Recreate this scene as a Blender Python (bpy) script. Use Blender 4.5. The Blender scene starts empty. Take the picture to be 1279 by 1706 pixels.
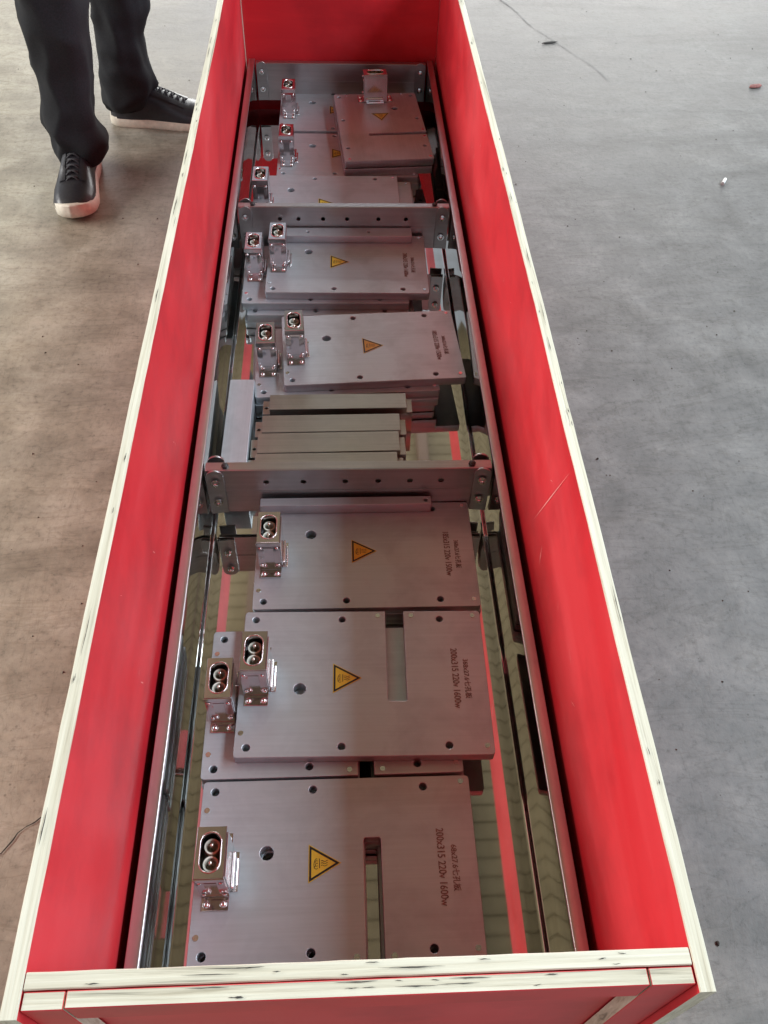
import bpy, bmesh, math, random
from mathutils import Vector, Matrix, noise
random.seed(7)
sc = bpy.context.scene
col = sc.collection
PI = math.pi

# ------------------------------------------------------------------ camera
cam_d = bpy.data.cameras.new("camera")
cam = bpy.data.objects.new("camera", cam_d); col.objects.link(cam)
r = (0.99876, -0.04068, 0.02868); d = (-0.01303, -0.76986, -0.63807); f = (0.04804, 0.63691, -0.76944)
M = Matrix(((r[0], -d[0], -f[0]), (r[1], -d[1], -f[1]), (r[2], -d[2], -f[2]))).to_4x4()
M.translation = Vector((-0.0105, 0.0, 1.12))
cam.matrix_world = M
cam_d.sensor_fit = 'VERTICAL'; cam_d.sensor_height = 36.0; cam_d.lens = 1427.46 / 1706 * 36.0
cam_d.clip_start = 0.02; cam_d.clip_end = 200
sc.camera = cam

# ------------------------------------------------------------------ light
w = bpy.data.worlds.new("World"); sc.world = w; w.use_nodes = True
bg = w.node_tree.nodes['Background']
bg.inputs['Color'].default_value = (0.80, 0.88, 1.0, 1)
bg.inputs['Strength'].default_value = 0.62

def area(name, loc, target, sx, sy, power, colr):
    l = bpy.data.lights.new(name, 'AREA'); l.shape = 'RECTANGLE'; l.size = sx; l.size_y = sy
    l.energy = power; l.color = colr
    o = bpy.data.objects.new(name, l); col.objects.link(o); o.location = loc
    dv = Vector(target) - Vector(loc)
    o.rotation_euler = dv.to_track_quat('-Z', 'Y').to_euler()
    return o
area("doorway_light", (0.6, 7.0, 1.15), (0.6, 1.5, 0.0), 6.0, 2.2, 360, (1.0, 0.985, 0.95))
area("skylight_panel_light", (3.65, 1.0, 3.80), (1.95, 1.7, 0.0), 1.7, 5.6, 600, (0.76, 0.90, 1.0)).rotation_euler = (0, 0, 0)
area("side_opening_light", (-5.2, 1.7, 2.6), (0.3, 1.2, 0.2), 4.6, 1.5, 420, (1.0, 0.97, 0.93))

sc.view_settings.view_transform = 'Standard'; sc.view_settings.look = 'None'
sc.view_settings.exposure = -0.12; sc.view_settings.gamma = 1.0
sc.cycles.max_bounces = 8; sc.cycles.glossy_bounces = 6; sc.cycles.diffuse_bounces = 4
sc.cycles.caustics_reflective = False; sc.cycles.sample_clamp_indirect = 4.0
sc.cycles.use_denoising = True

# ------------------------------------------------------------------ materials
class NT:
    def __init__(s, name):
        s.m = bpy.data.materials.new(name); s.m.use_nodes = True
        s.t = s.m.node_tree; s.b = s.t.nodes['Principled BSDF']
    def n(s, ty, **k):
        nd = s.t.nodes.new(ty)
        for a, v in k.items():
            if a in nd.inputs: nd.inputs[a].default_value = v
            else: setattr(nd, a, v)
        return nd
    def l(s, a, b): s.t.links.new(a, b)
    def coord(s, scale=(1, 1, 1), kind='Object', loc=(0, 0, 0)):
        c = s.n('ShaderNodeTexCoord'); mp = s.n('ShaderNodeMapping')
        mp.inputs['Scale'].default_value = scale; mp.inputs['Location'].default_value = loc
        s.l(c.outputs[kind], mp.inputs['Vector']); return mp.outputs['Vector']
    def noise(s, vec, scale, detail=6, rough=.55, dist=0.):
        nd = s.n('ShaderNodeTexNoise', Scale=scale, Detail=detail, Roughness=rough, Distortion=dist)
        s.l(vec, nd.inputs['Vector']); return nd.outputs['Fac']
    def ramp(s, fac, stops):
        rp = s.n('ShaderNodeValToRGB'); e = rp.color_ramp.elements
        while len(e) < len(stops): e.new(.5)
        for i, (p, c) in enumerate(stops): e[i].position = p; e[i].color = (*c, 1) if len(c) == 3 else c
        s.l(fac, rp.inputs['Fac']); return rp.outputs['Color']
    def mix(s, fac, a, b, mode='MIX'):
        mx = s.n('ShaderNodeMix', data_type='RGBA', blend_type=mode)
        for sock, v in ((mx.inputs[0], fac), (mx.inputs[6], a), (mx.inputs[7], b)):
            if hasattr(v, 'links'): s.l(v, sock)
            else: sock.default_value = v if not isinstance(v, tuple) or len(v) == 4 else (*v, 1)
        return mx.outputs[2]
    def bump(s, h, strength=.2, dist=.002):
        b = s.n('ShaderNodeBump', Strength=strength, Distance=dist); s.l(h, b.inputs['Height'])
        s.l(b.outputs['Normal'], s.b.inputs['Normal']); return b
    def set(s, **k):
        for a, v in k.items():
            a = a.replace('_', ' ')
            s.b.inputs[a].default_value = (*v, 1) if isinstance(v, tuple) else v
        return s

def simple(name, colr, rough=.5, metal=0., var=.12, scale=60, bumpd=0.0, spec=None):
    m = NT(name); v = m.coord()
    nf = m.noise(v, scale, 5)
    dark = tuple(c * (1 - var) for c in colr); lite = tuple(min(1, c * (1 + var)) for c in colr)
    m.l(m.ramp(nf, [(.3, dark), (.7, lite)]), m.b.inputs['Base Color'])
    m.set(Roughness=rough, Metallic=metal)
    if spec is not None: m.b.inputs['Specular IOR Level'].default_value = spec
    if bumpd: m.bump(nf, .5, bumpd)
    return m.m

def brushed(name, colr, rough, stretch=(6, 260, 60), bumpd=.00004, var=.08, smudge=.12, metal=1.0):
    m = NT(name)
    v = m.coord(stretch); g = m.noise(v, 1.0, 4, .6)
    v2 = m.coord((1, 1, 1), loc=(3, 1, 2)); s2 = m.noise(v2, 14, 6, .6, .4)
    c1 = m.ramp(g, [(.3, tuple(c * (1 - var) for c in colr)), (.7, tuple(c * (1 + var) for c in colr))])
    c2 = m.ramp(s2, [(.32, (1 - smudge,) * 3), (.55, (1, 1, 1))])
    m.l(m.mix(1.0, c1, c2, 'MULTIPLY'), m.b.inputs['Base Color'])
    rr = m.n('ShaderNodeMapRange'); rr.inputs['To Min'].default_value = rough * 1.25; rr.inputs['To Max'].default_value = rough * .8
    m.l(s2, rr.inputs['Value']); m.l(rr.outputs['Result'], m.b.inputs['Roughness'])
    m.set(Metallic=metal); m.bump(g, .4, bumpd)
    return m.m

M_plate = brushed("ground_steel", (.53, .575, .61), .44, var=.05, smudge=.17, metal=.70)
M_bar = brushed("milled_bar_steel", (.46, .45, .42), .34)
M_rail = brushed("rail_steel", (.60, .58, .58), .30, (120, 6, 60))
M_beam = brushed("beam_steel", (.48, .46, .46), .32, (6, 160, 160), .00002)
M_chrome = brushed("bright_sheet_steel", (.68, .64, .65), .15, (60, 60, 60), .00002, .05, .15)
M_rivet = simple("rivet_steel", (.78, .77, .76), .14, 1., .04)

mm = NT("mirror_steel_sheet")                    # the polished tray
v = mm.coord((1, 1, 1)); s1 = mm.noise(v, 2.2, 2, .5); s2 = mm.noise(mm.coord((3, 3, 3), loc=(5, 2, 0)), 6, 6, .6)
mm.l(mm.ramp(s2, [(.3, (.56, .545, .51)), (.6, (.66, .65, .62))]), mm.b.inputs['Base Color'])
rr = mm.n('ShaderNodeMapRange'); rr.inputs['To Min'].default_value = .015; rr.inputs['To Max'].default_value = .055
mm.l(s2, rr.inputs['Value']); mm.l(rr.outputs['Result'], mm.b.inputs['Roughness'])
mm.set(Metallic=1.0); mm.bump(s1, .12, .0006)
M_mirror = mm.m

def red_mat(name, base=(.66, .026, .036), along='y'):
    m = NT(name)
    st = {'y': (22, 1.6, 5), 'x': (1.6, 22, 5)}[along]
    a = m.noise(m.coord(st), 1.0, 6, .6, .6); b = m.noise(m.coord((1, 1, 1), loc=(2, 2, 2)), 7, 5, .6)
    c = m.ramp(a, [(.30, (base[0] * .77, base[1] * .66, base[2] * .80)), (.5, base), (.70, (min(1, base[0] * 1.08), base[1] * 2.0 + .010, base[2] * 1.8 + .008))])
    d2 = m.ramp(b, [(.34, (.80, .76, .79)), (.55, (1, 1, 1))])
    m.l(m.mix(1.0, c, d2, 'MULTIPLY'), m.b.inputs['Base Color'])
    rr = m.n('ShaderNodeMapRange'); rr.inputs['To Min'].default_value = .34; rr.inputs['To Max'].default_value = .58
    m.l(a, rr.inputs['Value']); m.l(rr.outputs['Result'], m.b.inputs['Roughness'])
    m.bump(a, .35, .0009)
    return m.m
M_red = red_mat("red_film_plywood")
M_red_x = red_mat("red_film_plywood_cross", along='x')

def ply_mat(name, along):
    m = NT(name)
    st = {'y': (260, 5, 40), 'x': (5, 260, 40), 'z': (120, 120, 5)}[along]
    a = m.noise(m.coord(st), 1.0, 6, .65, .4); b = m.noise(m.coord({'y': (90, 2.5, 9), 'x': (2.5, 90, 9), 'z': (40, 40, 3)}[along], loc=(4, 4, 1)), 1.0, 5, .6, .8)
    c = m.ramp(a, [(.30, (.46, .41, .31)), (.44, (.66, .61, .49)), (.66, (.78, .74, .62))])
    d2 = m.ramp(b, [(.31, (.40, .39, .36)), (.36, (.80, .78, .74)), (.47, (.95, .94, .91)), (.6, (1, 1, 1))])
    m.l(m.mix(1.0, c, d2, 'MULTIPLY'), m.b.inputs['Base Color'])
    m.set(Roughness=.75); m.bump(a, .5, .0012)
    return m.m
M_ply_y = ply_mat("bare_ply_edge_long", 'y'); M_ply_x = ply_mat("bare_ply_edge_cross", 'x'); M_ply_z = ply_mat("bare_ply_edge_upright", 'z')

M_black = simple("black_ink", (.012, .010, .010), .45)
M_dark = simple("dark_void_steel", (.03, .03, .03), .5)
M_yellow = simple("yellow_label_film", (.70, .55, .05), .42, 0, .06)
M_etch = simple("laser_marking", (.20, .135, .13), .5, 0, .5, 260)
M_ceramic = simple("cream_ceramic", (.80, .74, .64), .5, 0, .08)
M_pin = simple("pin_metal", (.75, .68, .60), .22, 1., .05)
M_cloth = simple("black_trouser_cloth", (.015, .016, .019), .85, 0, .25, 300, .0004, .25)
M_jacket = simple("dark_jacket_cloth", (.03, .032, .036), .9, 0, .2, 200, .0004)
M_skin = simple("skin", (.55, .34, .25), .5)
M_leather = simple("black_shoe_leather", (.022, .022, .027), .36, 0, .2, 160, .0003)
M_sole = simple("cream_rubber_sole", (.68, .63, .53), .6, 0, .12, 90, .0002)
M_lace = simple("black_lace", (.035, .035, .040), .8, 0, .3, 400, .0002)
M_scratch = simple("scuffed_film", (.85, .42, .38), .6)

# ------------------------------------------------------------------ helpers
def tag(o, label=None, cat=None, group=None, kind=None):
    if label: o['label'] = label
    if cat: o['category'] = cat
    if group: o['group'] = group
    if kind: o['kind'] = kind
    return o
def empty(name, loc=(0, 0, 0), rz=0., rx=0., ry=0.):
    o = bpy.data.objects.new(name, None); col.objects.link(o); o.location = loc; o.rotation_euler = (rx, ry, rz)
    o.empty_display_size = .05; return o
def link(name, me, mats, parent=None, loc=None):
    if not isinstance(mats, (list, tuple)): mats = [mats]
    if not len(me.materials):
        for m in mats: me.materials.append(m)
    o = bpy.data.objects.new(name, me); col.objects.link(o); o.parent = parent
    if loc is not None: o.location = loc
    return o
def smooth(me, ang=35):
    for p in me.polygons: p.use_smooth = True
    try: me.set_sharp_from_angle(angle=math.radians(ang))
    except Exception: pass
def bm_obj(name, bm, mats, parent=None, loc=None, sm=None, recalc=True):
    if recalc: bmesh.ops.recalc_face_normals(bm, faces=bm.faces)
    me = bpy.data.meshes.new(name); bm.to_mesh(me); bm.free()
    if sm: smooth(me, sm)
    return link(name, me, mats, parent, loc)
def box(bm, x0, x1, y0, y1, z0, z1, bev=0., mat=0, seg=1):
    vs = [bm.verts.new((x, y, z)) for x in (x0, x1) for y in (y0, y1) for z in (z0, z1)]
    fs = []
    for idx in ((0, 1, 3, 2), (4, 6, 7, 5), (0, 4, 5, 1), (2, 3, 7, 6), (0, 2, 6, 4), (1, 5, 7, 3)):
        fc = bm.faces.new([vs[i] for i in idx]); fc.material_index = mat; fs.append(fc)
    if bev:
        es = list({e for fc in fs for e in fc.edges})
        bmesh.ops.bevel(bm, geom=es, offset=bev, segments=seg, affect='EDGES', profile=.6)
def box_obj(name, b, mat, parent=None, bev=0., seg=1):
    bm = bmesh.new(); box(bm, *b, bev=bev, seg=seg); return bm_obj(name, bm, mat, parent, sm=30 if bev else None)
def cyl(bm, c, r, h, n=16, axis='z', r2=None, mat=0, cap=True):
    r2 = r if r2 is None else r2
    ring = []
    for k, (rad, t) in enumerate(((r, 0), (r2, h))):
        vs = []
        for i in range(n):
            a = 2 * PI * i / n; u, v = rad * math.cos(a), rad * math.sin(a)
            p = {'z': (u, v, t), 'y': (u, t, v), 'x': (t, u, v)}[axis]
            vs.append(bm.verts.new((c[0] + p[0], c[1] + p[1], c[2] + p[2])))
        ring.append(vs)
    for i in range(n):
        fc = bm.faces.new((ring[0][i], ring[0][(i + 1) % n], ring[1][(i + 1) % n], ring[1][i])); fc.material_index = mat
    if cap:
        bm.faces.new(ring[0]).material_index = mat; bm.faces.new(ring[1]).material_index = mat
def dome(bm, c, r, h, n=12, axis='z', sign=1, rings=3):
    prev = None
    for k in range(rings + 1):
        t = k / rings * PI / 2; rad = r * math.cos(t); hh = h * math.sin(t) * sign
        if k == rings:
            p = {'z': (0, 0, hh), 'y': (0, hh, 0), 'x': (hh, 0, 0)}[axis]
            top = bm.verts.new((c[0] + p[0], c[1] + p[1], c[2] + p[2]))
            for i in range(n): bm.faces.new((prev[i], prev[(i + 1) % n], top))
            break
        vs = []
        for i in range(n):
            a = 2 * PI * i / n; u, v = rad * math.cos(a), rad * math.sin(a)
            p = {'z': (u, v, hh), 'y': (u, hh, v), 'x': (hh, u, v)}[axis]
            vs.append(bm.verts.new((c[0] + p[0], c[1] + p[1], c[2] + p[2])))
        if prev:
            for i in range(n): bm.faces.new((prev[i], prev[(i + 1) % n], vs[(i + 1) % n], vs[i]))
        prev = vs

_cache = {}
def curve_mesh(name, loops, t, bev=.0005):
    """flat sheet with outline loops[0] and holes loops[1:], thickness t, top at z = 0"""
    cu = bpy.data.curves.new(name, 'CURVE'); cu.dimensions = '2D'; cu.fill_mode = 'BOTH'
    for lp in loops:
        sp = cu.splines.new('POLY'); sp.points.add(len(lp) - 1)
        for i, (x, y) in enumerate(lp): sp.points[i].co = (x, y, 0, 1)
        sp.use_cyclic_u = True
    cu.extrude = t / 2 - bev; cu.bevel_depth = bev; cu.bevel_resolution = 1; cu.offset = -bev
    o = bpy.data.objects.new(name, cu); col.objects.link(o)
    dg = bpy.context.evaluated_depsgraph_get(); dg.update()
    me = bpy.data.meshes.new_from_object(o.evaluated_get(dg))
    bpy.data.objects.remove(o); bpy.data.curves.remove(cu)
    me.transform(Matrix.Translation((0, 0, -t / 2)))
    me.materials.clear(); me.name = name
    smooth(me, 50)
    return me
def circle(cx, cy, r, n=20): return [(cx + r * math.cos(2 * PI * i / n), cy + r * math.sin(2 * PI * i / n)) for i in range(n)]
def rrect(x0, x1, y0, y1, r, n=4):
    out = []
    for (cx, cy, a0) in ((x1 - r, y1 - r, 0), (x0 + r, y1 - r, 90), (x0 + r, y0 + r, 180), (x1 - r, y0 + r, 270)):
        for k in range(n + 1):
            a = math.radians(a0 + 90 * k / n); out.append((cx + r * math.cos(a), cy + r * math.sin(a)))
    return out
def text_mesh(name, s, size, narrow=1.):
    cu = bpy.data.curves.new(name, 'FONT'); cu.body = s; cu.size = size; cu.resolution_u = 3; cu.offset = 0.00012
    cu.align_x = 'LEFT'; cu.extrude = .00008
    o = bpy.data.objects.new(name, cu); col.objects.link(o)
    dg = bpy.context.evaluated_depsgraph_get(); dg.update()
    me = bpy.data.meshes.new_from_object(o.evaluated_get(dg))
    bpy.data.objects.remove(o); bpy.data.curves.remove(cu)
    me.materials.clear(); me.transform(Matrix.Diagonal((narrow, 1, 1, 1)))
    return me
def fit_text(name, s, length, height):
    k = (name, s, length, height)
    if k in _cache: return _cache[k]
    me = text_mesh(name, s, height)
    xs = [v.co.x for v in me.vertices]; L = max(xs) - min(xs)
    me.transform(Matrix.Translation((-min(xs), 0, 0))); me.transform(Matrix.Diagonal((length / L, 1, 1, 1)))
    ys = [v.co.y for v in me.vertices]; H = max(ys) - min(ys)
    me.transform(Matrix.Diagonal((1, height / H, 1, 1)))
    # reads downwards (towards local -y), glyph tops towards +x
    me.transform(Matrix.Rotation(-PI / 2, 4, 'Z'))
    _cache[k] = me; return me

# ------------------------------------------------------------------ ground
gm = NT("worn_concrete")
co = gm.coord((1, 1, 1))
n1 = gm.noise(co, 1.1, 8, .62, .5); n2 = gm.noise(co, 9, 8, .65, .3); n3 = gm.noise(co, 85, 6, .75)
st = gm.noise(gm.coord((.9, 5.0, 1), loc=(3, 1, 0)), 1.6, 7, .65, .8)
sx = gm.n('ShaderNodeSeparateXYZ'); gm.l(co, sx.inputs[0])
# where brown soil dust has been trodden in: a wide patch left of the crate, ragged edge
m1 = gm.n('ShaderNodeMath', operation='MULTIPLY_ADD'); gm.l(sx.outputs['Y'], m1.inputs[0]); m1.inputs[1].default_value = .30; gm.l(sx.outputs['X'], m1.inputs[2])
m2 = gm.n('ShaderNodeMath', operation='MULTIPLY_ADD'); gm.l(n1, m2.inputs[0]); m2.inputs[1].default_value = .9; gm.l(m1.outputs[0], m2.inputs[2])
dust = gm.n('ShaderNodeMapRange'); dust.inputs['From Min'].default_value = .15; dust.inputs['From Max'].default_value = .95; dust.inputs['To Min'].default_value = 1; dust.inputs['To Max'].default_value = 0
gm.l(m2.outputs[0], dust.inputs['Value'])
grey = gm.ramp(n2, [(.32, (.094, .087, .081)), (.5, (.135, .126, .119)), (.68, (.185, .175, .165))])
brown = gm.ramp(n2, [(.32, (.235, .205, .152)), (.5, (.33, .295, .225)), (.68, (.42, .385, .305))])
base = gm.mix(dust.outputs['Result'], grey, brown)
stc = gm.ramp(st, [(.34, (.68, .66, .63)), (.46, (1, 1, 1)), (.66, (1.22, 1.2, 1.17))])
base = gm.mix(.50, base, stc, 'MULTIPLY')
spk = gm.ramp(n3, [(.32, (.55, .53, .50)), (.45, (1, 1, 1)), (.62, (1.18, 1.17, 1.15))])
base = gm.mix(.75, base, spk, 'MULTIPLY')
sc1 = gm.noise(gm.coord((26, 3.0, 1), loc=(7, 1, 0)), 1.0, 3, .5, 2.2)      # fine trowel and drag lines
scr = gm.ramp(sc1, [(.485, (1, 1, 1)), (.4975, (.84, .83, .81)), (.51, (1, 1, 1))])
base = gm.mix(.8, base, scr, 'MULTIPLY')
sc2 = gm.noise(gm.coord((2.2, 9, 1), loc=(1, 9, 0)), 1.3, 5, .6, 1.6)
scr2 = gm.ramp(sc2, [(.47, (1, 1, 1)), (.495, (.80, .78, .75)), (.52, (1.04, 1.04, 1.04))])
base = gm.mix(.7, base, scr2, 'MULTIPLY')
vor = gm.n('ShaderNodeTexVoronoi', Scale=55.0); gm.l(co, vor.inputs['Vector'])
pit = gm.ramp(vor.outputs['Distance'], [(.05, (.55, .53, .50)), (.13, (1, 1, 1))])
pmask = gm.ramp(gm.noise(gm.coord((1, 1, 1), loc=(5, 5, 0)), 4.0, 4), [(.50, (0, 0, 0)), (.62, (1, 1, 1))])
base = gm.mix(pmask, base, gm.mix(1.0, base, pit, 'MULTIPLY'))
gm.l(base, gm.b.inputs['Base Color'])
rr = gm.n('ShaderNodeMapRange'); rr.inputs['To Min'].default_value = .42; rr.inputs['To Max'].default_value = .72
gm.l(n2, rr.inputs['Value']); gm.l(rr.outputs['Result'], gm.b.inputs['Roughness'])
ad = gm.n('ShaderNodeMath', operation='MULTIPLY_ADD'); gm.l(n3, ad.inputs[0]); ad.inputs[1].default_value = .25; gm.l(n2, ad.inputs[2])
gm.bump(ad.outputs[0], .40, .0035)
bm = bmesh.new()
vs = [bm.verts.new(p) for p in ((-14, -8, 0), (14, -8, 0), (14, 16, 0), (-14, 16, 0))]; bm.faces.new(vs)
ground = bm_obj("ground", bm, gm.m); tag(ground, kind='structure', label="worn grey concrete floor with brown dust trodden in on the left")

def strip(name, pts, wd, mat, z=.0015, parent=ground):
    bm = bmesh.new(); L = []; 
    for i, (x, y) in enumerate(pts):
        a = Vector(pts[max(0, i - 1)]); b = Vector(pts[min(len(pts) - 1, i + 1)]); t = (b - a).normalized(); nrm = Vector((-t.y, t.x))
        ww = wd * (.35 + random.random()) * (1 if 0 < i < len(pts) - 1 else .15)
        L.append((bm.verts.new((x + nrm.x * ww, y + nrm.y * ww, z)), bm.verts.new((x - nrm.x * ww, y - nrm.y * ww, z))))
    for a, b in zip(L, L[1:]): bm.faces.new((a[0], a[1], b[1], b[0]))
    return bm_obj(name, bm, mat, parent)
M_crack = simple("crack_shadow", (.035, .026, .02), .95)
M_joint = simple("concrete_saw_line", (.17, .165, .16), .9)
pts = []; x, y = -.62, .22
for k in range(38):
    pts.append((x, y)); x += .0065 + random.uniform(-.003, .004); y += .006 + random.uniform(-.004, .006)
strip("crack", pts, .0012, M_crack)
pts = [(.48 + .5 * t * .62 + .012 * math.sin(9 * t), 3.3 - .62 * t - .12 * t * t + .006 * math.sin(23 * t)) for t in [i / 20 for i in range(21)]]
strip("crack", pts, .0016, M_joint)

# small litter
def litter(name, label, cat, loc, rz, dims, mat, n=6):
    bm = bmesh.new(); bmesh.ops.create_icosphere(bm, subdivisions=2, radius=1)
    for v in bm.verts:
        k = 1 + .35 * noise.noise(v.co * 1.7 + Vector(loc) * 5)
        v.co = Vector((v.co.x * dims[0] * k, v.co.y * dims[1] * k, v.co.z * dims[2] * k + dims[2] * .8))
    o = bm_obj(name, bm, mat, None, loc, sm=60); o.rotation_euler[2] = rz; return tag(o, label, cat)
bm = bmesh.new(); cyl(bm, (0, 0, .0045), .0045, .026, 14, 'x', .0038)
for v in bm.verts: v.co += Vector((0, 0, .0012 * noise.noise(v.co * 200)))
o = bm_obj("paper_stub", bm, simple("white_paper", (.75, .73, .70), .7), None, (.962, 1.99, 0), sm=40); o.rotation_euler[2] = 1.0
tag(o, "small crumpled white paper stub on bare concrete right of the crate", "litter")
litter("red_scrap", "small dull red scrap in a stained spot at the upper right of the floor", "litter", (1.228, 2.545, 0), .3, (.022, .011, .004), simple("dull_red_scrap", (.22, .085, .075), .85, 0, .5, 120))
litter("dry_twig", "thin dark dry twig lying on the pale concrete beyond the crate's right rim", "litter", (.66, 2.835, 0), .25, (.026, .0045, .003), simple("dark_twig", (.05, .045, .04), .8))
litter("pebble", "tiny dark pebble on the grey floor right of the red box, halfway along it", "pebble", (.4505, 1.0445, 0), .5, (.0025, .002, .0018), M_crack)
litter("pebble", "tiny dark pebble on the grey floor at the lower right, beside the near corner", "pebble", (.4357, .242, 0), 1.5, (.0030, .0022, .0018), M_crack)
litter("pebble", "tiny pale pebble on the brown floor beside the crack at the lower left", "pebble", (-.555, .435, 0), .5, (.005, .0035, .003), simple("pale_pebble", (.6, .55, .5), .8))
bm = bmesh.new()
for k in range(1500):
    x = random.uniform(-1.6, 2.0); y = random.uniform(-.2, 4.2)
    if -.28 < x < .28: continue
    s = .0007 + .0022 * random.random() ** 3
    vs = [bm.verts.new((x + s * a, y + s * b, c * s)) for a, b, c in ((1, 0, 0), (-.6, .8, 0), (-.5, -.9, 0), (0, 0, 1.0))]
    for t in ((0, 1, 3), (1, 2, 3), (2, 0, 3)): bm.faces.new([vs[i] for i in t])
grit = bm_obj("floor_grit", bm, simple("grit", (.10, .085, .07), .9, 0, .6, 8)); tag(grit, "fine dark grit scattered over the concrete around the crate", "grit", kind='stuff')

# ------------------------------------------------------------------ shed roof overhead (seen mirrored in the polished tray)
rm = NT("olive_corrugated_sheet")
a = rm.noise(rm.coord((.8, .25, 1)), 1.3, 5, .6); b = rm.noise(rm.coord((1, 1, 1)), 9, 5, .6)
c1 = rm.ramp(a, [(.3, (.22, .175, .105)), (.65, (.32, .27, .165))])
rm.l(rm.mix(.5, c1, rm.ramp(b, [(.3, (.75, .75, .75)), (.6, (1, 1, 1))]), 'MULTIPLY'), rm.b.inputs['Base Color']); rm.set(Roughness=.6)
ZR = 4.0
bm = bmesh.new(); prev = None; y = -4.0; pitch = .101
while y < 6.4:
    for dy, dz in ((0, 0), (.092, 0), (.094, .013), (.099, .013)):
        cur = (bm.verts.new((-5.2, y + dy, ZR + dz)), bm.verts.new((5.2, y + dy, ZR + dz)))
        if prev: bm.faces.new((prev[0], prev[1], cur[1], cur[0]))
        prev = cur
    y += pitch
roof = bm_obj("roof", bm, rm.m); tag(roof, "olive corrugated shed roof high above the crate", kind='structure')
M_purlin = simple("painted_purlin", (.20, .13, .10), .6)
for x in (-4.2, -3.0, -1.8, -.62, .62, 1.8, 3.0, 4.2):
    bm = bmesh.new(); box(bm, x - .04, x + .04, -4, 6.4, ZR - .14, ZR - .002, .004); bm_obj("purlin", bm, M_purlin, roof)

# ------------------------------------------------------------------ crate
crate = empty("wooden_crate", (0, 0, 0))
tag(crate, "long open crate lined in red film plywood with bare pale rims, on the concrete floor", "crate")
ZT, ZB = .455, .085
XI = .2335; TH = .0118
Y0, Y1 = .1135, 2.235
def bow(y, side):          # the thin ply panels are not quite straight
    t = (y - Y0) / (Y1 - Y0)
    return (.0035 * math.sin(PI * t) if side > 0 else .0012 * math.sin(PI * 2 * t)) + .0009 * noise.noise(Vector((y * 4, side * 3, 0)))
def side_panel(side):
    bm = bmesh.new(); N = 60; rows = []
    for i in range(N + 1):
        y = Y0 + (Y1 - Y0) * i / N; bx = bow(y, side)
        e = .0006 * noise.noise(Vector((y * 30, side, 5))); e2 = .0006 * noise.noise(Vector((y * 26, side, 9)))
        xi = side * (XI + bx + e); xo = side * (XI + TH + bx + e2); xib = side * (XI); xob = side * (XI + TH)
        zt = ZT + .0012 * noise.noise(Vector((y * 5, side, 2)))
        rows.append([bm.verts.new(p) for p in ((xib, y, .02), (xi, y, zt - .0012), (xi + side * .0008, y, zt), (xo - side * .0008, y, zt), (xo, y, zt - .0012), (xob, y, .02))])
    for A, B in zip(rows, rows[1:]):
        for k, mi in ((0, 0), (1, 1), (2, 1), (3, 1), (4, 0)):
            fc = bm.faces.new((A[k], A[k + 1], B[k + 1], B[k])); fc.material_index = mi
    for R_ in (rows[0], rows[-1]): bm.faces.new(R_).material_index = 1
    return bm_obj("side_panel", bm, [M_red, M_ply_y], crate)
sp_l, sp_r = side_panel(-1), side_panel(1)
# end panels
def end_panel(ya, yb, x0, x1):
    bm = bmesh.new(); N = 30; rows = []
    for i in range(N + 1):
        x = x0 + (x1 - x0) * i / N; e = .0005 * noise.noise(Vector((x * 40, ya, 0))); zt = ZT - .001 + .0008 * noise.noise(Vector((x * 9, ya, 4)))
        rows.append([bm.verts.new(p) for p in ((x, ya + e, .02), (x, ya + e, zt - .0012), (x, ya + e + .0008, zt), (x, yb - .0008 - e, zt), (x, yb - e, zt - .0012), (x, yb, .02))])
    for A, B in zip(rows, rows[1:]):
        for k, mi in ((0, 0), (1, 1), (2, 1), (3, 1), (4, 0)):
            fc = bm.faces.new((A[k], A[k + 1], B[k + 1], B[k])); fc.material_index = mi
    for R_ in (rows[0], rows[-1]): bm.faces.new(R_).material_index = 1
    return bm_obj("end_panel", bm, [M_red_x, M_ply_x], crate)
XE = XI - .0007
end_panel(.1310, .1425, -XE, XE)
end_panel(2.204, 2.216, -XE, XE)
# battens on the near end: top rail between two uprights
def batten(x0, x1, y0, y1, z0, z1, mats, faces_bare):
    bm = bmesh.new(); box(bm, x0, x1, y0, y1, z0, z1)
    bmesh.ops.recalc_face_normals(bm, faces=bm.faces)
    for fc in bm.faces:
        n = fc.normal
        fc.material_index = 1 if (n.z > .5 or n.z < -.5 or abs(n.x) > .5) else 0
    bmesh.ops.bevel(bm, geom=list(bm.edges), offset=.0006, segments=1, affect='EDGES')
    return bm_obj("end_batten", bm, mats, crate)
batten(-.2030, .1995, .1190, .1300, .418, ZT - .0005, [M_red_x, M_ply_x], None)
batten(-.2325, -.2042, .1185, .1302, .02, ZT - .0018, [M_red_x, M_ply_x], None)
batten(.2010, .2322, .1188, .1301, .02, ZT - .0012, [M_red_x, M_ply_x], None)
bm = bmesh.new(); box(bm, -XE, XE, .1425, 2.204, .060, .080, 0); bm_obj("base_board", bm, M_red, crate)
for yy in (.25, 1.15, 2.05):
    box_obj("skid", (-.228, .228, yy - .05, yy + .05, 0.0, .0595), M_ply_x, crate, .002)
box_obj("corner_strip", (-.2331, -.2318, 2.1975, 2.2035, .106, .452), M_ply_z, crate)
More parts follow.
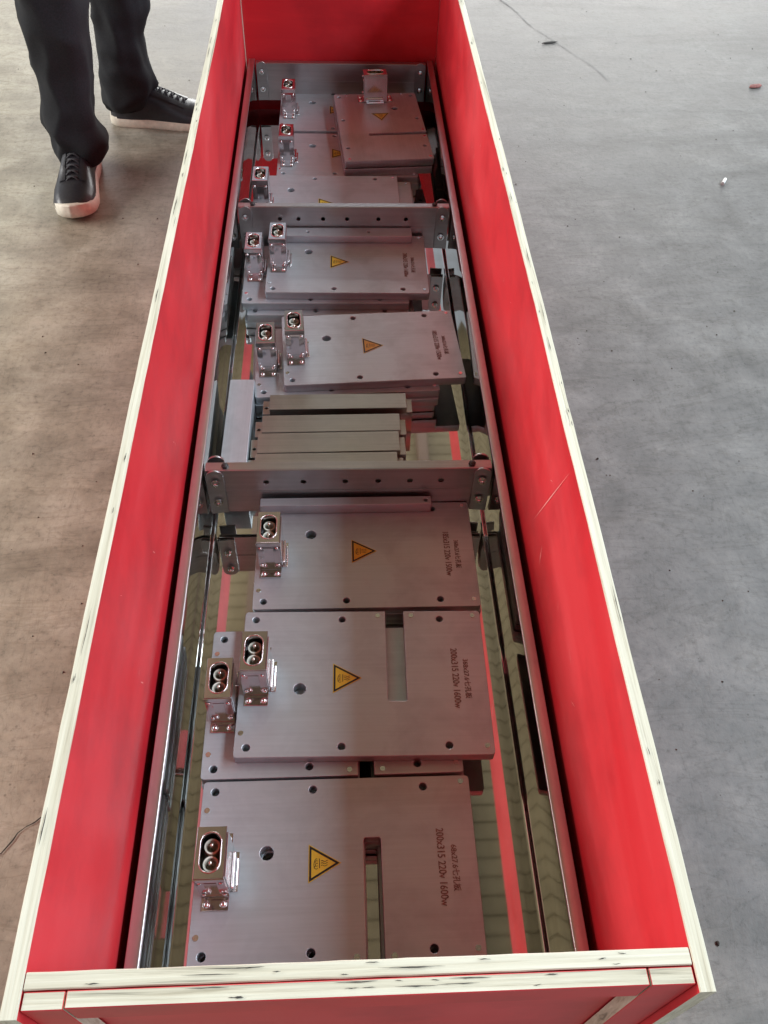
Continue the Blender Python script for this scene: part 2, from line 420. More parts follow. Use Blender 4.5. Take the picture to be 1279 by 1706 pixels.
# scuffs on the red film
bm = bmesh.new()
def scuff(side, y, z, dy, dz, wd):
    x = side * (XI + bow(y, side) - .0011) ; x2 = side * (XI + bow(y + dy, side) - .0011)
    L = math.hypot(dy, dz); ny, nz = -dz / L * wd, dy / L * wd
    q = [(x, y + ny * .2, z + nz * .2), (x, y - ny * .2, z - nz * .2)]
    xm = (x + x2) / 2
    vs = [bm.verts.new(p) for p in ((x, y, z), (xm, y + dy / 2 + ny, z + dz / 2 + nz), (x2, y + dy, z + dz), (xm, y + dy / 2 - ny, z + dz / 2 - nz))]
    bm.faces.new(vs)
for k in range(13):
    scuff(1, random.uniform(.25, 1.9), random.uniform(.27, .42), random.uniform(-.02, .02), random.uniform(.004, .018), random.uniform(.0002, .0005))
for k in range(7):
    scuff(-1, random.uniform(.25, 1.9), random.uniform(.25, .42), random.uniform(-.01, .01), random.uniform(.004, .014), random.uniform(.0002, .0005))
scuff(1, .690, .265, -.078, .18, .0007); scuff(1, .625, .255, .01, .03, .0009); scuff(1, 1.479, .335, .002, .012, .0008); scuff(-1, .62, .30, -.006, .012, .0009); scuff(-1, .47, .26, -.006, .014, .0009)
sco = bm_obj("scuff_mark", bm, M_scratch, crate); tag(sco, kind='stuff')

# open splits between the plies along the rims
random.seed(31)
bm = bmesh.new()
def split(p, dirn, L, wd):
    n_ = 8; nrm = Vector((-dirn.y, dirn.x, 0)); prev = None; off = 0
    for i in range(n_ + 1):
        t = i / n_; off += random.uniform(-.00022, .00022); ww = wd * math.sin(PI * t) * random.uniform(.5, 1.2) + .00003
        c_ = p + dirn * L * t + nrm * off
        q = (bm.verts.new(c_ + nrm * ww), bm.verts.new(c_ - nrm * ww))
        if prev: bm.faces.new((prev[0], prev[1], q[1], q[0]))
        prev = q
for k in range(46):
    s_ = random.choice((-1, 1)); y_ = random.uniform(.14, 2.1); L = random.choice((.005, .008, .014, .03, .05))
    y2 = y_ + L / 2
    split(Vector((s_ * (XI + bow(y2, s_) + random.uniform(.0022, TH - .0022)), y_, ZT + .0013)), Vector((0, 1, 0)), L, random.uniform(.0002, .0006))
for k in range(13):
    L = random.choice((.006, .01, .02, .04)); split(Vector((random.uniform(-.2, .19), random.choice((.1335, .1365, .140)), ZT + .0003)), Vector((1, 0, 0)), L, random.uniform(.0002, .0004))
    L = random.choice((.006, .01, .03)); split(Vector((random.uniform(-.19, .16), random.choice((.1215, .1245, .128)), ZT + .0002)), Vector((1, 0, 0)), L, random.uniform(.0002, .0004))
spo = bm_obj("ply_split", bm, simple("ply_split_shadow", (.05, .045, .04), .9), crate, recalc=False); tag(spo, kind='stuff')

# ------------------------------------------------------------------ steel frame
frame = empty("metal_rack", (0, 0, .088))
tag(frame, "long stainless steel rack with mirror polished floor and cross beams inside the red crate", "metal rack")
ZF = .088; ZRL = .211
FY0, FY1 = .165, 2.190
def F(z): return z - ZF
bm = bmesh.new(); N = 24; rows = []
for i in range(N + 1):
    y = FY0 + (FY1 - FY0) * i / N
    rows.append([bm.verts.new((x, y, .0)) for x in (-.2030, 0, .2030)])
for A, B in zip(rows, rows[1:]):
    for k in range(2): bm.faces.new((A[k], A[k + 1], B[k + 1], B[k]))
me_floor = bm_obj("floor_sheet", bm, M_mirror, frame, sm=60)
def side_rail(s):
    prof = [(.2030, 0.)]
    for k in range(1, 7):
        a = PI / 2 * k / 6; prof.append((.2030 + .0055 * math.sin(a), .0055 * (1 - math.cos(a))))
    prof += [(.2090, .06), (.2095, ZRL - ZF - .0022)]
    for k in range(1, 5):
        a = PI / 2 * k / 4; prof.append((.2095 + .0018 * (1 - math.cos(a)), ZRL - ZF - .0022 + .0022 * math.sin(a)))
    prof += [(.2227, ZRL - ZF)]
    for k in range(1, 4):
        a = PI / 2 * k / 3; prof.append((.2227 + .0015 * math.sin(a), ZRL - ZF - .0015 * (1 - math.cos(a))))
    prof += [(.2242, ZRL - ZF - .03)]
    # a real sheet thickness on the outside
    prof += [(.2226, ZRL - ZF - .03), (.2226, ZRL - ZF - .0035), (.2118, ZRL - ZF - .0035), (.2112, .06), (.2100, -.002), (.2030, -.002)]
    bm = bmesh.new(); N = 50; rows = []
    for i in range(N + 1):
        y = FY0 + (FY1 - FY0) * i / N
        rows.append([bm.verts.new((s * x, y, z)) for x, z in prof])
    for A, B in zip(rows, rows[1:]):
        for k in range(len(prof) - 1):
            fc = bm.faces.new((A[k], A[k + 1], B[k + 1], B[k])); fc.material_index = 0 if k < 8 else 1
    bm.faces.new(rows[0]).material_index = 1; bm.faces.new(rows[-1]).material_index = 1
    return bm_obj("side_rail", bm, [M_mirror, M_rail], frame, sm=40)
side_rail(-1); side_rail(1)
def cross_beam(yf, ztop, depth, holes, zb=.032):
    # folded channel: front sheet with punched holes, top flange, short lip behind
    H = ztop - ZF; W = .2065
    loops = [rrect(-W, W, zb, H - .0006, .001, 2)] + [circle(x, z, .0042, 14) for x, z in holes]
    me = curve_mesh("cross_beam", loops, .002, .0003)
    me.transform(Matrix.Rotation(PI / 2, 4, 'X')); me.transform(Matrix.Translation((0, yf, 0)))
    bm = bmesh.new(); bm.from_mesh(me)
    box(bm, -W, W, yf + .0012, yf + depth, H - .002, H, .0007)
    box(bm, -W, W, yf + depth - .002, yf + depth, .045, H - .0025, 0)
    box(bm, -W, W, yf - .0006, yf - .0001, .078, .0792, 0)      # fold line pressed across the face
    o = bm_obj("cross_beam", bm, M_beam, frame, sm=30); return o
hz = .185 - ZF
cross_beam(.8329, .211, .0165, [(x, hz) for x in (-.1212, -.0673, -.0063, .0418, .0883, .134)])
cross_beam(1.526, .211, .015, [(x, hz) for x in (-.1267, -.0902, -.0418, .0055, .0673, .1221)])
cross_beam(2.170, .209, .016, [])
cross_beam(.1680, .205, .016, [(.12, .082)])
def hexbolt(bm, c, r, sign):
    cyl(bm, (c[0], c[1], c[2]), r * 1.35, -.0008 * 1, 16, 'y'); cyl(bm, (c[0], c[1] - .0008, c[2]), r, -.0035, 6, 'y'); dome(bm, (c[0], c[1] - .0043, c[2]), r * .75, .0012, 8, 'y', -1, 2)
_bk = {}
def bracket(x, y, sgn, rear=False):
    if 'm' not in _bk:
        lp = []
        w2, h = .0125, .092
        for k in range(9):
            a = PI * k / 8; lp.append((w2 * math.cos(a), h - w2 + w2 * math.sin(a)))
        lp += [(-w2, 0.), (w2, 0.)]
        me = curve_mesh("corner_bracket", [lp], .003, .0004)
        me.transform(Matrix.Rotation(PI / 2, 4, 'X')); me.transform(Matrix.Translation((0, 0, 0)))
        _bk['m'] = me
        bm = bmesh.new(); hexbolt(bm, (0, 0, 0), .0048, 1); bmesh.ops.recalc_face_normals(bm, faces=bm.faces)
        mb = bpy.data.meshes.new("bolt"); bm.to_mesh(mb); bm.free(); smooth(mb, 35); _bk['b'] = mb
    o = link("corner_bracket", _bk['m'], M_beam, frame, (x, y, .034)); o.rotation_euler[2] = sgn * -.10
    if not rear:
        for z in (.070, .028): link("bolt", _bk['b'], M_rivet, o, (0, -.0031, z))
    return o
for yb in (.8329, 1.526, 2.170):
    for s in (-1, 1):
        bracket(s * .1935, yb - .0045, s)
        if yb < 2: bracket(s * .1935, yb + .024, s, True)
for s in (-1, 1): bracket(s * .1935, .1885, s)
for yb in (.8329, 1.526):
    for s in (-1, 1):
        bm = bmesh.new(); cyl(bm, (0, 0, 0), .0052, .003, 6); dome(bm, (0, 0, .003), .004, .0015, 8)
        bm_obj("bolt", bm, M_dark, frame, (s * .178, yb + .008, ZRL - ZF + .0002), sm=35)
# ------------------------------------------------------------------ terminal box (on every heater plate)
BW, BD, BH = .031, .054, .0635
def ring_pts_rect(w2, d2, n):
    out = []
    for i in range(n):
        a = 2 * PI * (i + .5) / n; c, s = math.cos(a), math.sin(a)
        t = min(w2 / abs(c) if abs(c) > 1e-6 else 9, d2 / abs(s) if abs(s) > 1e-6 else 9)
        out.append((c * t, s * t))
    return out
def oval(w2, d2, n):          # stadium
    out = []
    for i in range(n):
        a = 2 * PI * (i + .5) / n; c, s = math.cos(a), math.sin(a)
        out.append((w2 * c, (d2 - w2) * (1 if s > 0 else -1) + w2 * s))
    return out
TB = {}
def tb_build():
    n = 32
    bm = bmesh.new()
    R_ = ring_pts_rect(BW / 2, BD / 2, n)
    # snap nearest points on the corners
    for cx, cy in ((1, 1), (-1, 1), (-1, -1), (1, -1)):
        C = (cx * BW / 2, cy * BD / 2); j = min(range(n), key=lambda i: (R_[i][0] - C[0]) ** 2 + (R_[i][1] - C[1]) ** 2); R_[j] = C
    O1 = oval(.0104, .0202, n); O3 = oval(.0104, .0202, n)
    def rg(P, z): return [bm.verts.new((x, y, z)) for x, y in P]
    z = BH
    rings = [rg(R_, .0012), rg(R_, z - .0008), rg([(x * .97, y * .985) for x, y in R_], z), rg(O1, z), rg(O3, z - .034)]
    for A, B in zip(rings, rings[1:]):
        for i in range(n): bm.faces.new((A[i], A[(i + 1) % n], B[(i + 1) % n], B[i]))
    # skirt of the cap: the lid overlaps the folded box by 1 mm
    me = bpy.data.meshes.new("terminal_box"); bmesh.ops.recalc_face_normals(bm, faces=bm.faces)
    box(bm, -BW / 2 - .0009, BW / 2 + .0009, -BD / 2 - .0009, -BD / 2 - .0001, z - .0085, z - .0012, 0)
    box(bm, BW / 2 + .0001, BW / 2 + .0009, -BD / 2 + .004, BD / 2 - .004, .006, z - .006, .0003)
    box(bm, -.0065, .0065, -BD / 2 - .0007, -BD / 2 - .0001, .012, .050, 0)
    bm.to_mesh(me); bm.free(); smooth(me, 28); TB['shell'] = me
    bm = bmesh.new()       # foot tab
    box(bm, -BW / 2 + .001, BW / 2 - .001, .0001, .014, .0002, .0014, .0003)
    bmesh.ops.recalc_face_normals(bm, faces=bm.faces); me = bpy.data.meshes.new("foot_tab"); bm.to_mesh(me); bm.free(); smooth(me, 30); TB['tab'] = me
    bm = bmesh.new()       # bent stiffening rib on the right cheek
    for k in range(1):
        cyl(bm, (BW / 2 + .0030, -.020, .010), .0020, .036, 10, 'y')
        dome(bm, (BW / 2 + .0030, .016, .010), .0020, .002, 10, 'y', 1, 2); dome(bm, (BW / 2 + .0030, -.020, .010), .0020, .002, 10, 'y', -1, 2)
        box(bm, BW / 2 + .0010, BW / 2 + .0078, -.022, .020, .0002, .0014, .0003)
        cyl(bm, (BW / 2 + .0062, -.016, .0030), .0010, .028, 8, 'y')
    bmesh.ops.recalc_face_normals(bm, faces=bm.faces); me = bpy.data.meshes.new("side_rib"); bm.to_mesh(me); bm.free(); smooth(me, 40); TB['rib'] = me
    bm = bmesh.new()
    dome(bm, (0, 0, 0), .0040, .0032, 14, 'z', 1, 4)
    me = bpy.data.meshes.new("rivet"); bmesh.ops.recalc_face_normals(bm, faces=bm.faces); bm.to_mesh(me); bm.free(); smooth(me, 80); TB['rivet'] = me
    bm = bmesh.new(); dome(bm, (0, 0, 0), .0026, .0017, 10, 'y', -1, 3)
    me = bpy.data.meshes.new("screw_head"); bmesh.ops.recalc_face_normals(bm, faces=bm.faces); bm.to_mesh(me); bm.free(); smooth(me, 80); TB['fr'] = me
    bm = bmesh.new()       # rolled lip round the socket
    prs = [(.0118, .0216, BH + .0001), (.0117, .0215, BH + .0009), (.0112, .0210, BH + .0014), (.0105, .0203, BH + .0011), (.0102, .0200, BH - .001)]
    rings = [[bm.verts.new((x, y, zz)) for x, y in oval(a_, b_, n)] for a_, b_, zz in prs]
    for A, B in zip(rings, rings[1:]):
        for i in range(n): bm.faces.new((A[i], A[(i + 1) % n], B[(i + 1) % n], B[i]))
    bmesh.ops.recalc_face_normals(bm, faces=bm.faces); me = bpy.data.meshes.new("socket_rim"); bm.to_mesh(me); bm.free(); smooth(me, 80); TB['rim'] = me
    bm = bmesh.new()       # ceramic insulator: block with two round sleeves
    O = oval(.0097, .0188, 24); a = [bm.verts.new((x, y, BH - .034)) for x, y in O]; b = [bm.verts.new((x, y, BH - .030)) for x, y in O]
    for i in range(24): bm.faces.new((a[i], a[(i + 1) % 24], b[(i + 1) % 24], b[i]))
    bm.faces.new(b)
    for s in (-1, 1):
        prev = None
        for rad, zz in ((.0086, BH - .030), (.0086, BH - .0105), (.0081, BH - .0095), (.0064, BH - .0095), (.0060, BH - .0115), (.0060, BH - .024)):
            v = [bm.verts.new((rad * math.cos(2 * PI * i / 20), s * .0092 + rad * math.sin(2 * PI * i / 20), zz + (0 if s > 0 else .0006))) for i in range(20)]
            if prev:
                for i in range(20): bm.faces.new((prev[i], prev[(i + 1) % 20], v[(i + 1) % 20], v[i]))
            prev = v
        bm.faces.new(prev)
    bmesh.ops.recalc_face_normals(bm, faces=bm.faces); me = bpy.data.meshes.new("ceramic_insert"); bm.to_mesh(me); bm.free(); smooth(me, 40); TB['cer'] = me
    bm = bmesh.new(); cyl(bm, (0, 0, 0), .0023, .0245, 12, 'z'); dome(bm, (0, 0, .0245), .0023, .0020, 12)
    bmesh.ops.recalc_face_normals(bm, faces=bm.faces); me = bpy.data.meshes.new("pin"); bm.to_mesh(me); bm.free(); smooth(me, 50); TB['pin'] = me
tb_build()
def terminal_box(parent, x, y, rz=0.):
    o = link("terminal_box", TB['shell'], M_chrome, parent, (x, y, 0)); o.rotation_euler[2] = rz
    link("foot_tab", TB['tab'], M_chrome, o, (0, BD / 2, 0)); link("foot_tab", TB['tab'], M_chrome, o, (0, -BD / 2 - .0141, 0)); link("side_rib", TB['rib'], M_rivet, o)
    link("ceramic_insert", TB['cer'], M_ceramic, o); link("socket_rim", TB['rim'], M_rivet, o)
    for s in (-1, 1): link("pin", TB['pin'], M_pin, o, (0, s * .0092, BH - .030))
    for s in (-1, 1):
        for t in (-1, 1): link("rivet", TB['rivet'], M_rivet, o, (t * .0092, s * (BD / 2 + .0078), .0014))
        for zz in (.0505, .0125): link("screw_head", TB['fr'], M_rivet, o, (s * .0112, -BD / 2 - .0009 - (.0001 if zz < .03 else .0), zz))
    return o

# ------------------------------------------------------------------ warning triangle (apex towards +x)
TRI = {}
def tri_pts(s): return [(-s * .30, -s * .5), (s * .566, 0.), (-s * .30, s * .5)]
def tri_build():
    def inset(P, k):
        cx = sum(p[0] for p in P) / 3; cy = sum(p[1] for p in P) / 3
        return [(cx + (x - cx) * k, cy + (y - cy) * k) for x, y in P]
    P = tri_pts(.042)
    def sheet(nm, P, Q, z0, z1):
        bm = bmesh.new()
        if Q is None:
            a = [bm.verts.new((*p, z0)) for p in P]; b = [bm.verts.new((*p, z1)) for p in P]
            bm.faces.new(b); n = len(P)
            for i in range(n): bm.faces.new((a[i], a[(i + 1) % n], b[(i + 1) % n], b[i]))
        else:
            b = [bm.verts.new((*p, z1)) for p in P]; q = [bm.verts.new((*p, z1)) for p in Q]
            for i in range(3): bm.faces.new((b[i], b[(i + 1) % 3], q[(i + 1) % 3], q[i]))
        bmesh.ops.recalc_face_normals(bm, faces=bm.faces); me = bpy.data.meshes.new(nm); bm.to_mesh(me); bm.free(); return me
    TRI['film'] = sheet("warning_label", P, None, 0.0001, .0004)
    TRI['border'] = sheet("black_border", inset(P, .93), inset(P, .74), 0, .00055)
    # symbol: scalding hand left, surface line, three heat waves
    bm = bmesh.new()
    def ln(pts, wd):
        L = []
        for i, p in enumerate(pts):
            a = Vector(pts[max(0, i - 1)]); b = Vector(pts[min(len(pts) - 1, i + 1)]); t = (b - a).normalized(); nn = Vector((-t.y, t.x)) * wd
            L.append((bm.verts.new((p[0] + nn.x, p[1] + nn.y, .00055)), bm.verts.new((p[0] - nn.x, p[1] - nn.y, .00055))))
        for a, b in zip(L, L[1:]): bm.faces.new((a[0], a[1], b[1], b[0]))
    for k in (-1, 0, 1):
        ln([(.0012 + t * .0075, k * .0024 + .0006 * math.sin(t * 2 * PI * 1.3)) for t in [i / 8 for i in range(9)]], .0003)
    ln([(-.0003, -.0052), (-.0003, .0052)], .0004)
    for pts in ([(-.0022, -.0050), (-.0040, -.0062), (-.0062, -.0048), (-.0066, -.001), (-.0058, .003), (-.0042, .0052), (-.0030, .0044)],
                [(-.0024, -.0024), (-.0042, -.0032), (-.0050, -.0010), (-.0036, .0006)], [(-.0022, .0004), (-.0034, -.0002)], [(-.0052, .0008), (-.0044, .0030), (-.0024, .0026)],
                [(-.0064, -.0046), (-.0048, -.0024)]):
        ln(pts, .00032)
    me = bpy.data.meshes.new("hot_surface_symbol"); bm.to_mesh(me); bm.free(); TRI['sym'] = me
tri_build()

# ------------------------------------------------------------------ heater plates
_pm = {}
bm = bmesh.new(); cyl(bm, (0, 0, 0), .0032, .0006, 14); box(bm, -.0024, .0024, -.0004, .0004, .0006, .0009)
bmesh.ops.recalc_face_normals(bm, faces=bm.faces); SCREW = bpy.data.meshes.new("screw"); bm.to_mesh(SCREW); bm.free(); smooth(SCREW, 35)
def plate(label, cx, cy, zt, rz, L=.313, D=.20, slot=None, box_at=(.024, .003), tri=None, texts=(), big=None, t=.0155, tilt=(0, 0), holes=True, group="heater plates with terminal boxes"):
    root = empty("heater_plate", (cx, cy, zt - t), rz, tilt[0], tilt[1])
    tag(root, label, "heater plate", group)
    x0, x1, y0, y1 = -L / 2, L / 2, -D / 2, D / 2
    key = (L, D, slot, big, t, holes)
    if key not in _pm:
        c = .004
        out = [(x0 + c, y0), ]
        if slot and slot[2] == 'down':
            sx, sw, depth, _ = slot[0], slot[1], slot[3], 0
            out += [(sx - sw / 2, y0), (sx - sw / 2, y0 + depth - .002), (sx - sw / 2 + .002, y0 + depth), (sx + sw / 2 - .002, y0 + depth), (sx + sw / 2, y0 + depth - .002), (sx + sw / 2, y0)]
        out += [(x1 - c, y0), (x1 - c * .3, y0 + c * .3), (x1, y0 + c), (x1, y1 - c), (x1 - c * .3, y1 - c * .3), (x1 - c, y1)]
        if slot and slot[2] == 'up':
            sx, sw, depth = slot[0], slot[1], slot[3]
            out += [(sx + sw / 2, y1), (sx + sw / 2, y1 - depth + .002), (sx + sw / 2 - .002, y1 - depth), (sx - sw / 2 + .002, y1 - depth), (sx - sw / 2, y1 - depth + .002), (sx - sw / 2, y1)]
        out += [(x0 + c, y1), (x0 + c * .3, y1 - c * .3), (x0, y1 - c), (x0, y0 + c), (x0 + c * .3, y0 + c * .3)]
        loops = [out]
        if holes:
            for hx in (.0145, .128, .2575):
                for hy in (.0125, D - .0125): loops.append(circle(x0 + hx, y0 + hy, .0047, 18))
            if big: loops.append(circle(x0 + big[0], y1 - big[1], .0078, 22))
        me = curve_mesh("plate_body", loops, t, .0006); me.transform(Matrix.Translation((0, 0, t))); _pm[key] = me
    link("plate_body", _pm[key], M_plate, root)
    # dark under-sheet seen through the bolt holes
    if box_at:
        terminal_box(root, x0 + box_at[0], box_at[1], 0).location.z = t + .0002
    for (sxx, syy) in ((x0 + .007, y1 - .034), (x0 + .007, y0 + .031), (x1 - .010, y1 - .0075), (x1 - .0085, y0 + .0115)):
        link("screw", SCREW, M_rivet, root, (sxx, syy, t + .0001))
    if slot:
        for s in (-1, 1): link("screw", SCREW, M_rivet, root, (slot[0] + s * (slot[1] / 2 + .010), (y1 - .007) if slot[2] == 'up' else (y0 + .007), t + .0001))
    if tri:
        o = link("warning_label", TRI['film'], M_yellow, root, (tri[0], tri[1], t)); link("black_border", TRI['border'], M_black, o); link("hot_surface_symbol", TRI['sym'], M_black, o)
        o.rotation_euler[2] = tri[2] if len(tri) > 2 else 0
    for s, x, y, ln_, h in texts:
        link("laser_marking", fit_text("laser_marking", s, ln_, h), M_etch, root, (x, y, t + .0003))
    return root

l1a, l1b = "68x27.6七孔板", "368x27.6七孔板"
# nearest
plate("nearest heater plate, its notch open towards the near end of the crate", -.0215, .3055, .1365, 0.0, .3125, .200, (.0395, .0195, 'down', .130), (.0245, -.002),
      (-.0195, .003), ((l1a, .128, .019, .050, .0085), ("200x315 220v 1600w", .1125, .038, .084, .0088)), (.0775, .084))
plate("half hidden heater plate, second from the near end, beneath one with a slot", -.0265, .5105, .1365, .004, .3125, .203, (.0395, .0195, 'down', .130), (.0215, -.002),
      (-.0195, .003), (), (.0775, .084))
plate("heater plate with bright yellow triangle and slot open at its far edge, lying on another", .0135, .5272, .1522, -.014, .3120, .2035, (.0415, .0245, 'up', .132), (.0225, .006),
      (-.0265, .002), ((l1b, .1275, .028, .056, .0085), ("200x315 220v 1600w", .1125, .044, .085, .0088)), (.0755, .114))
plate("single heater plate tucked against the near side of the middle cross beam", .0215, .7385, .1365, -.002, .3125, .187, None, (.0225, -.001),
      (-.0075, .003), ((l1b, .1285, .021, .050, .0085), ("185x315 220v 1500w", .1135, .036, .078, .0088)), (.0775, .059))
# group between middle and far beams
plate("lower plate under the slightly turned one, behind the short steel bars", -.0030, 1.163, .1365, .05, .312, .180, None, (.0225, .000), (-.02, .003), (), (.0775, .059))
plate("slightly turned heater plate with a browned triangle, behind the short steel bars", .0428, 1.1780, .1522, .058, .308, .184, None, (.0225, -.002),
      (-.002, .001, -.02), ((l1b, .1265, .020, .050, .0085), ("185x315 220v 1500w", .1115, .034, .078, .0088)), (.0775, .066))
plate("bottom plate of the stack nearest the far cross beam", -.0370, 1.414, .1365, .0, .313, .186, None, (.0220, .014), (-.02, .003), (), (.0775, .059))
plate("top plate of the stack beyond the turned one, with a small yellow triangle", .0045, 1.4265, .1522, -.012, .306, .190, None, (.0225, .008),
      (-.0200, .003), ((l1b, .1235, .020, .050, .0085), ("200x315 220v 1600w", .1085, .034, .078, .0088)), (.0775, .059))
# far bay
plate("buried plate beneath the nearest one of the far bay, right end showing", -.0060, 1.664, .1365, .0, .306, .180, None, None, None, (), (.0775, .059), group="buried heater plates")
plate("nearest heater plate of the far bay, partly hidden by the cross beam", -.0360, 1.6545, .1522, .0, .306, .190, None, (.0205, -.012),
      (-.004, -.018), (), (.0775, .059))
plate("middle heater plate of the far bay, its slot end showing beside the turned plate", .0100, 1.8720, .1365, .0, .313, .193, (.0415, .0195, 'up', .082), (.0225, -.016),
      (-.022, .004), (), (.0775, .059))
plate("farthest heater plate lying along the far cross beam of the frame", .0070, 2.0815, .1365, -.004, .313, .201, None, (.0235, -.002), (-.024, .004), (), (.0775, .059))
plate("turned plate beneath the topmost one at the far right, near edge showing", .0885, 1.9390, .1522, -PI / 2 + .075, .312, .196, (.0415, .0195, 'up', .132), None, None, (), (.0775, .059), group="buried heater plates")
plate("topmost heater plate at the far right, turned so its box stands at the far edge", .0905, 1.9410, .1710, -PI / 2 + .075, .315, .197, (.0415, .0110, 'up', .132), (.0300, -.002),
      (-.045, .003), (), (.0775, .059), tilt=(0.004, 0.0))

# bare plates at the bottom of the stacks: only their edges can be seen past the ones on top
for nm, (cx, cy, D, rz, slot) in zip(("nearest slotted heater plate", "half hidden heater plate, second from the near end", "heater plate against the middle cross beam", "slightly turned heater plate",
        "stack beyond the slightly turned plate", "nearest heater plate of the far bay", "middle heater plate of the far bay", "farthest heater plate"), ((-.0215, .3060, .198, 0, (.0395, .0195, 'down', .130)), (-.0265, .5100, .200, .004, (.0395, .0195, 'down', .130)), (.0215, .7385, .185, -.002, None),
                        (-.006, 1.160, .178, .045, None), (-.0300, 1.402, .188, 0, None), (-.006, 1.664, .180, 0, None), (.010, 1.872, .190, 0, (.0415, .0195, 'up', .082)), (.007, 2.0780, .198, -.004, None))):
    for k, zt in enumerate((.1207, .1049)):
        plate(("bare middle plate under the ", "bare lowest plate under the ")[k] + nm, cx + (.002, -.003)[k], cy + (-.0015, .001)[k], zt, rz, .3125, D, slot, None, None, (), (.0775, .084) if slot else (.0775, .059), group="bare plates buried at the bottom of the stacks")

# ------------------------------------------------------------------ steel bars
def bar(label, cx, cy, L, D, zt, rz, ends=True, t1=.013, holes=0, zb=.0885, marks=False):
    root = empty("steel_bar", (cx, cy, zb), rz); tag(root, label, "steel bar", "short steel bars beside the middle cross beam" if ends else None)
    H = zt - zb
    z1 = H
    if ends:
        box_obj("bar_body", (-L / 2, L / 2, -D / 2, D / 2, H - t1, H), M_bar, root, .0006)
        me_k = ('bb', L, D)
        loops = [rrect(-L / 2 - .012, L / 2 + .010, -D / 2 + .003, D / 2 - .001, .001, 2), circle(-L / 2 - .006, 0, .0030, 14)]
        me = curve_mesh("base_strip", loops, H - t1 - .0005, .0004); me.transform(Matrix.Translation((0, 0, H - t1 - .0003)))
        link("base_strip", me, M_bar, root)
    else:
        loops = [rrect(-L / 2, L / 2, -D / 2, D / 2, .0012, 2)] + [circle(x, 0, .0034, 14) for x in (holes or ())]
        me = curve_mesh("bar_body", loops, H, .0006); me.transform(Matrix.Translation((0, 0, H))); link("bar_body", me, M_plate, root)
    return root
bar("farthest of the four crosswise steel bars, tucked under the turned plate", -.0155, 1.0430, .225, .035, .1480, .010)
bar("second crosswise steel bar behind the middle cross beam, counted from the turned plate", -.0270, .9925, .222, .0385, .1480, .012)
bar("third crosswise steel bar, between its twin and the one against the cross beam", -.0310, .9500, .224, .0430, .1480, .014)
bar("nearest crosswise steel bar, mostly hidden by the middle cross beam", -.0345, .9060, .221, .0410, .1480, .008)
bar("wide pale steel bar lying lengthwise along the left side sheet", -.1770, .985, .225, .0405, .1480, PI / 2 - .01, False, zb=.0885, holes=())
bar("narrow drilled steel strip laid across the back edge of the three plate stack", .0030, 1.508, .260, .0290, .1680, .0, False, zb=.1526, holes=(-.075, .045))
bar("narrow steel strip on the back edge of the plate by the middle cross beam", -.0055, .8200, .252, .0150, .1560, .004, False, zb=.1371, holes=(.118,))

# ------------------------------------------------------------------ person
person = empty("person", (-.60, 2.16, 0)); tag(person, "person in baggy black trousers and black laced shoes with cream soles, left of crate", "person")
P0 = Vector((-.60, 2.16, 0))
def loft(bm, rings, n=36, fold=0., seed=0., depth=1.0, cap=(False, False)):
    prev = None; first = None
    for j, (x, y, z, rx, ry) in enumerate(rings):
        vs = []
        for i in range(n):
            a = 2 * PI * i / n
            q = noise.noise(Vector((math.cos(a) * 1.2 + seed, math.sin(a) * 1.2, z * 5 + .8 * math.sin(a)))); rdg = 1 - abs(noise.noise(Vector((math.cos(a + z * 3) * 1.1 + seed * 2, math.sin(a + z * 3) * 1.1, z * 11)))) * 3.2
            k = 1 + fold * (q + .75 * rdg * (.55 + .6 * max(0, 1 - z / .30)) + .35 * math.sin(z * 80 + 2.2 * math.sin(a + seed) + a) * max(0, 1 - z / .25))
            vs.append(bm.verts.new((x + rx * k * math.cos(a), y + ry * k * math.sin(a), z)))
        if prev:
            for i in range(n): bm.faces.new((prev[i], prev[(i + 1) % n], vs[(i + 1) % n], vs[i]))
        else: first = vs
        prev = vs
    if cap[0]: bm.faces.new(first)
    if cap[1]: bm.faces.new(prev)
def interp(keys, zs):
    out = []
    for z in zs:
        for a, b in zip(keys, keys[1:]):
            if a[2] <= z <= b[2]:
                t = (z - a[2]) / (b[2] - a[2]); t = t * t * (3 - 2 * t) * .5 + t * .5
                out.append(tuple(a[k] + (b[k] - a[k]) * t if k != 2 else z for k in range(5))); break
    return out
legA = [(-.629, 2.015, .050, .050, .058), (-.627, 2.018, .072, .057, .064), (-.622, 2.02, .100, .064, .070), (-.640, 2.02, .138, .063, .070), (-.630, 2.02, .200, .058, .066), (-.626, 2.02, .234, .060, .068), (-.620, 2.02, .311, .067, .075), (-.613, 2.025, .395, .072, .082),
        (-.620, 2.03, .52, .078, .088), (-.645, 2.09, .72, .088, .096), (-.665, 2.13, .86, .092, .10)]
legB = [(-.565, 2.293, .050, .054, .052), (-.556, 2.29, .075, .064, .060), (-.548, 2.29, .100, .069, .064), (-.546, 2.29, .124, .066, .062), (-.550, 2.29, .161, .057, .060), (-.547, 2.29, .218, .057, .062), (-.542, 2.29, .252, .061, .066), (-.534, 2.29, .299, .068, .072),
        (-.530, 2.28, .42, .074, .08), (-.545, 2.27, .60, .084, .088), (-.560, 2.26, .86, .092, .10)]
zs = [.052 + i * .0085 for i in range(95)]
bm = bmesh.new()
sub = lambda R_: [(x - P0.x, y - P0.y, z, a, b) for x, y, z, a, b in R_]
loft(bm, sub(interp(legA, [z for z in zs if z < .855])), 64, .15, 1.7)
loft(bm, sub(interp(legB, [z for z in zs if z < .855])), 64, .15, 6.1)
loft(bm, [(0, .0, .80, .10, .10), (0, .0, .83, .155, .15), (0, 0, .90, .17, .145), (0, 0, 1.0, .16, .12)], 40)
